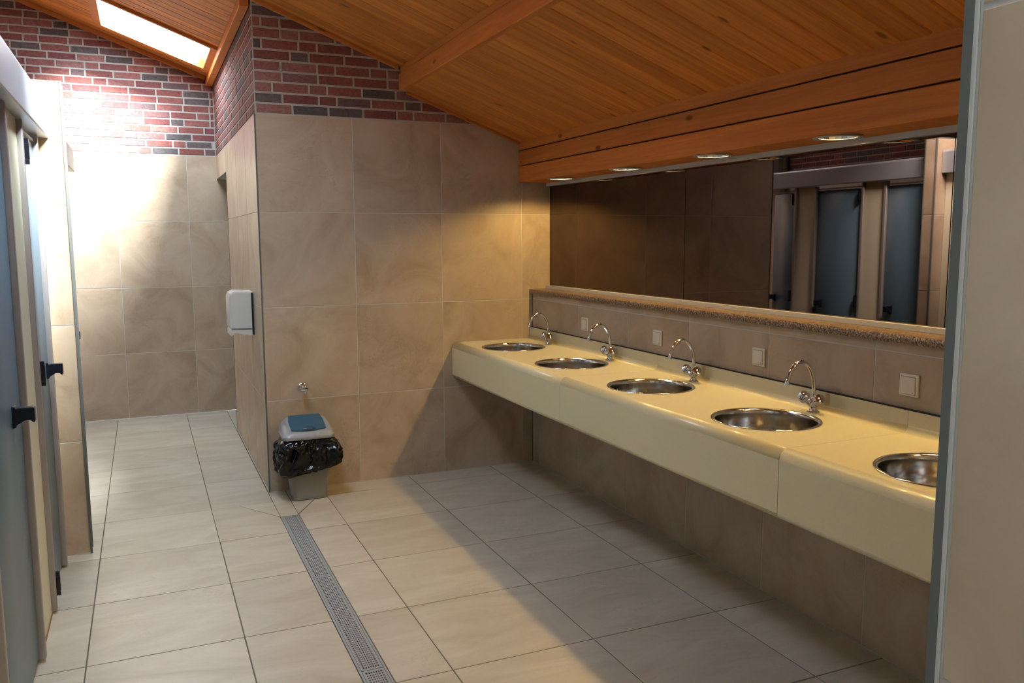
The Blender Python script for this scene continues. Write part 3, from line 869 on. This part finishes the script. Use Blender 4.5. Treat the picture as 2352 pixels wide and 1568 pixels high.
# ------------------------------------------------------------------ cubicle fronts
def handle(y, par):
    h = empty('door_handle')
def cubicle_run(name, x, posts, doors, panels, hinge_side, zh, lab, y_end0, y_end1):
    t = empty(name, (x, (y_end0+y_end1)/2, 0), label=lab, cat='partition', kind='thing')
    off = Vector(t.location)
    for p in posts:
        box('post', x-.02, x+.022, p-.015, p+.015, .012, zh[0]-.002, M['post'], t, bevel=.004)
    for (a, b_) in panels:
        box('panel', x-.013, x, a, b_, .006, zh[0], M['creamp'], t)
        boxes('sealant', [(x-.012, x+.004, a, b_, 0.0, .006)], M['rust'], t)
    for (a, b_) in doors:
        d = box('door', x-.013, x, a+.004, b_-.004, .030, zh[0]-.045, M['blue'], t, bevel=.0015, seg=1)
        dl = world_loc(d)
        hy = a+.008 if hinge_side == 'low' else b_-.008
        for zc in (1.995, 1.06, .12):
            vs = merge([box_vf(x+.0, x+.037, hy-.004, hy+.014, zc-.053, zc-.033), box_vf(x+.0, x+.038, hy-.004, hy+.014, zc-.032, zc+.032), box_vf(x+.0, x+.037, hy-.004, hy+.014, zc+.033, zc+.053)])
            mesh_obj('hinge', [tuple(Vector(v)-dl) for v in vs[0]], vs[1], M['black'], d)
        ky = b_-.085-(.12 if b_ < -1.5 else 0) if hinge_side == 'low' else a+.085
        prof = [(x, 1.087)]+[(x+.010, 1.085), (x+.012, 1.078), (x+.020, 1.080), (x+.066, 1.080), (x+.070, 1.076), (x+.070, 1.028), (x+.066, 1.026), (x+.062, 1.026)]
        prof += [(x+.046+.016*math.cos(a_), 1.026+.009*math.sin(a_)) for a_ in [PI*i/6 for i in range(1, 6)]]
        prof += [(x+.026, 1.026), (x+.014, 1.020), (x+.010, 1.010), (x, 1.008)]
        prof = [(p, q-.035) for p, q in prof]
        hd = prism('handle', [(p-dl.x, q-dl.z) for p, q in prof], -.019, .019, 'y', M['black'])
        hd.parent = d; hd.location = (0, ky-dl.y, 0)
        bv = hd.modifiers.new('b', 'BEVEL'); bv.width = .003; bv.segments = 2
    # header: hollow rounded section with a light strip below it
    hx0, hx1 = x-.022, x+.058
    sec = [(hx0, zh[0]+.002), (hx1-.004, zh[0]), (hx1, zh[0]+.006), (hx1, zh[1]-.016), (hx1-.004, zh[1]-.005), (hx1-.014, zh[1]), (hx0, zh[1])]
    prism('header', sec, y_end0, y_end1, 'y', M['alu'], t)
    for (a, b_) in doors:
        boxes('door_stop', [(x-.012, x+.006, a+.02, b_-.02, zh[0]-.038, zh[0]-.026)], M['trimw'], t)
    return t
PN = [-.86, -1.42, -1.89, -2.74, -3.20, -3.80, -4.29, -5.00, -5.49]
cubicle_run('cubicle_partition', XPART, PN, [(PN[1]+.015, PN[0]-.015), (PN[3]+.015, PN[2]-.015), (PN[5]+.015, PN[4]-.015), (PN[7]+.015, PN[6]-.015)],
            [(PN[0]+.015, -.703), (PN[2]+.015, PN[1]-.015), (PN[4]+.015, PN[3]-.015), (PN[6]+.015, PN[5]-.015), (PN[8]+.015, PN[7]-.015), (YF+.02, PN[8]-.015)], 'low', (2.125, 2.305),
            'blue cubicle doors and cream panels along the left edge before the tiled pier', YF+.02, -.706)
PF = [1.53, .967, .705, .135, -.109, -.585]
cubicle_run('cubicle_partition', XPART-.02, PF[1:], [(PF[1]+.015, PF[0]-.015), (PF[3]+.015, PF[2]-.015), (PF[5]+.015, PF[4]-.015)],
            [(PF[2]+.015, PF[1]-.015), (PF[4]+.015, PF[3]-.015)], 'low', (2.108, 2.270),
            'blue cubicle doors and cream panels beyond the tiled pier, reflected in the mirror', -.597, 1.30)
for d in COL.objects:      # the farthest door stands a little open, swung inwards on its hinge
    if d.name.startswith('door') and d.parent and abs(world_loc(d).y-1.248) < .06:
        hl = Vector((XPART-.0265, PF[1]+.019, 0)); w_ = world_loc(d)
        q = Matrix.Rotation(math.radians(20), 3, 'Z'); n_ = hl+q @ (Vector((w_.x, w_.y, 0))-hl)
        d.location += Vector((n_.x-w_.x, n_.y-w_.y, 0)); d.rotation_euler = (0, 0, math.radians(20))
# pipe in the corner
dp = lathe('drainpipe', [(.04, 0), (.04, 3.9)], plain('pipe_brown', (.16, .10, .05), .45), None, n=20, loc=(XL+.07, YB-.07, .0), cap0=True, cap1=True)
tag(dp, label='brown vertical pipe in the rear corner behind the cubicles', cat='pipe')

# ------------------------------------------------------------------ dispenser on the passage wall
ds = empty('wall_dispenser', (0, .58, 1.12), label='white plastic paper towel dispenser on the passage wall beyond the corner', cat='dispenser')
def disp_ring(y, ins):
    P_ = [(0, 1.278-ins), (-.118, 1.283-ins), (-.146, 1.268-ins), (-.156+ins, 1.235), (-.156+ins, 1.045), (-.150+ins, 1.028+ins*.5), (0, 1.022+ins*.5)]
    return [(p-0, y-.58, q-1.12) for p, q in P_]
vs, fs = loft([disp_ring(.462, .012), disp_ring(.470, .002), disp_ring(.476, 0), disp_ring(.700, 0), disp_ring(.716, .014)])
mesh_obj('cover', vs, fs, M['white'], ds, smooth=True, sharp=25)
low = [(0, 1.019), (-.146, 1.024), (-.152, 1.016), (-.154, .982), (-.146, .978), (-.128, .998), (-.112, 1.002), (-.06, .984), (0, .978)]
vs, fs = loft([[(p, y-.58, q-1.12) for p, q in low] for y in (.468, .708)]); mesh_obj('tray', vs, fs, M['white'], ds, smooth=True, sharp=25)
boxes('seam', [(-.1455, -.001, .4665, .7095, 1.0195, 1.0215)], M['post'], ds)
boxes('back_plate', [(-.012, -.0005, .452, .722, .985, 1.272)], M['black'], ds)

# ------------------------------------------------------------------ hose valve on the end wall
hv = empty('wall_valve', (.232, 0, .680), label='chrome angle valve on the tiled end wall above the waste bin', cat='valve')
lathe('flange', [(.0265, .0), (.0265, .004), (.020, .010), (.012, .013)], M['chrome'], hv, n=28, axis=(0, -1, 0))
lathe('valve_body', [(.0115, .010), (.0115, .030), (.016, .032), (.016, .046)], M['chrome'], hv, n=20, axis=(0, -1, 0), cap1=True)
n = 32; rings = []
for (rad, h) in ((.012, .046), (.0215, .048), (.0245, .056), (.024, .074), (.021, .082), (.012, .086)):
    rings.append([(rad*(1+.05*math.cos(5*2*PI*i/n))*math.cos(2*PI*i/n), rad*(1+.05*math.cos(5*2*PI*i/n))*math.sin(2*PI*i/n), h) for i in range(n)])
vs, fs = loft(rings); q = Vector((0, 0, 1)).rotation_difference(Vector((0, -1, 0)))
mesh_obj('knob', [tuple(q @ Vector(v)) for v in vs], fs, M['chrome'], hv, smooth=True, sharp=40)
lathe('outlet', [(.008, .0), (.008, .020), (.010, .021), (.010, .038)], M['chrome'], hv, n=16, axis=(0.1, -.15, -1), loc=(.004, -.036, -.004), cap1=True)

# ------------------------------------------------------------------ waste bin
bn = empty('waste_bin', (.218, -.172, 0), label='small grey waste bin with blue lid flap and black bag by the end wall', cat='bin')
BX, BYc = .218, -.175
def ring(hx, hy, rad, z, cx=0, cy=-.003, n=6): return [(x, y, z) for x, y in rrect(cx, cy, hx, hy, rad, n)]
vs, fs = loft([ring(.099, .080, .020, .0), ring(.106, .087, .024, .006), ring(.108, .089, .025, .030), ring(.106, .087, .025, .034), ring(.128, .102, .028, .25), ring(.142, .112, .030, .392), ring(.150, .118, .032, .394), ring(.150, .118, .032, .402)])
mesh_obj('body', vs, fs, M['grey'], bn, smooth=True, sharp=35)
top = lambda y: .447+(y+.125)/.25*.080
rings = [ring(.158, .126, .040, .396), ring(.161, .129, .042, .400), ring(.161, .129, .042, .418), ring(.158, .126, .042, .421)]
for t_, ins in ((.0, .004), (.35, .008), (.62, .016), (.82, .027), (.94, .040), (1.0, .056)):
    rings.append([(x, y, .424+t_*(top(y)-.424)) for x, y in rrect(0, -.003, .161-ins, .129-ins, .045+ins*.3, 6)])
vs, fs = loft(rings, cap0=False); mesh_obj('lid', vs, fs, M['lid'], bn, smooth=True, sharp=50)
# blue swing flap, bowed, with thumb recess
vs, fs = [], []; nx, ny = 12, 10
for j in range(ny+1):
    y = -.100+.176*j/ny; hw = .110-.004*(1-j/ny)-.030*max(0, j/ny-.6)
    for i in range(nx+1):
        s = -1+2*i/nx; yy = y+(-.012*(1-s*s) if j == 0 else 0)
        vs.append((s*hw, yy, top(yy)+.0035+.004*(1-s*s)*(1-(2*j/ny-1)**2)))
nt_ = len(vs); vs += [(x, y, z-.006) for x, y, z in vs]
for j in range(ny):
    for i in range(nx):
        a = j*(nx+1)+i; fs.append((a, a+1, a+nx+2, a+nx+1)); fs.append((nt_+a, nt_+a+nx+1, nt_+a+nx+2, nt_+a+1))
bd = [i for i in range(nx+1)]+[(j*(nx+1)+nx) for j in range(1, ny+1)]+[ny*(nx+1)+i for i in range(nx-1, -1, -1)]+[j*(nx+1) for j in range(ny-1, 0, -1)]
for a, b2 in zip(bd, bd[1:]+bd[:1]): fs.append((a, b2, nt_+b2, nt_+a))
mesh_obj('flap', vs, fs, M['bluep'], bn, smooth=True, sharp=40)
vs, fs = lathe_vf([(.0005, .013), (.018, .012), (.034, .008), (.043, .002), (.045, -.004)], 24)
vs = [(x, y*.42-.098, z*1.0+top(-.098)+.004) for x, y, z in vs]
mesh_obj('thumb_grip', vs, fs, plain('dark_blue_plastic', (.012, .06, .13), .22), bn, smooth=True)
# bag
random.seed(5)
from mathutils import noise
key = [(.398, .146, .114, 0), (.390, .160, .126, .3), (.370, .172, .134, .8), (.340, .184, .146, 1.1), (.300, .191, .153, 1.2), (.250, .193, .155, 1.2), (.210, .187, .149, 1.1), (.186, .168, .134, 1.0), (.183, .140, .112, .8), (.186, .130, .105, .6), (.215, .126, .101, .1)]
rings = []
for i_ in range((len(key)-1)*4+1):
    k0 = min(i_//4, len(key)-2); t_ = i_/4-k0
    z, hx, hy, amp = [key[k0][c]*(1-t_)+key[k0+1][c]*t_ for c in range(4)]
    rg = []
    base = [Vector(p) for p in rrect(0, -.003, hx, hy, .060, 8)]; per = []
    for p, q in zip(base, base[1:]+base[:1]):
        m_ = max(1, round((q-p).length/.0065)); m_ = 24 if (q-p).length > .03 else 1
        per += [tuple(p+(q-p)*c/m_) for c in range(m_)]
    for (x, y) in per:
        a = math.atan2(y, x)
        P_ = Vector((x*7, y*7, z*5))
        d1 = noise.noise(P_*1.0+Vector((3, 1, 4)))*.030
        d2 = -abs(noise.noise(P_*2.3+Vector((x*9-z*14, 0, 7))))*.052
        d3 = -abs(noise.noise(P_*5.0+Vector((0, 5, 0))))*.028
        dd = (d1+d2+d3+.018)*amp
        L_ = math.hypot(x, y)
        low = max(0.0, (.36-z)/.18)
        z_ = z+.030*(x/.18)*min(1, low)+noise.noise(P_*3.1)*.010*amp
        x_, y_ = x+x/L_*dd+.006*min(1, low), y+y/L_*dd
        rg.append((x_, min(y_, .164), z_))
    rings.append(rg)
vs, fs = loft(rings, cap0=False, cap1=False); bg_ = mesh_obj('bag', vs, fs, M['bag'], bn, smooth=True)
ss = bg_.modifiers.new('s', 'SUBSURF'); ss.levels = 1; ss.render_levels = 1
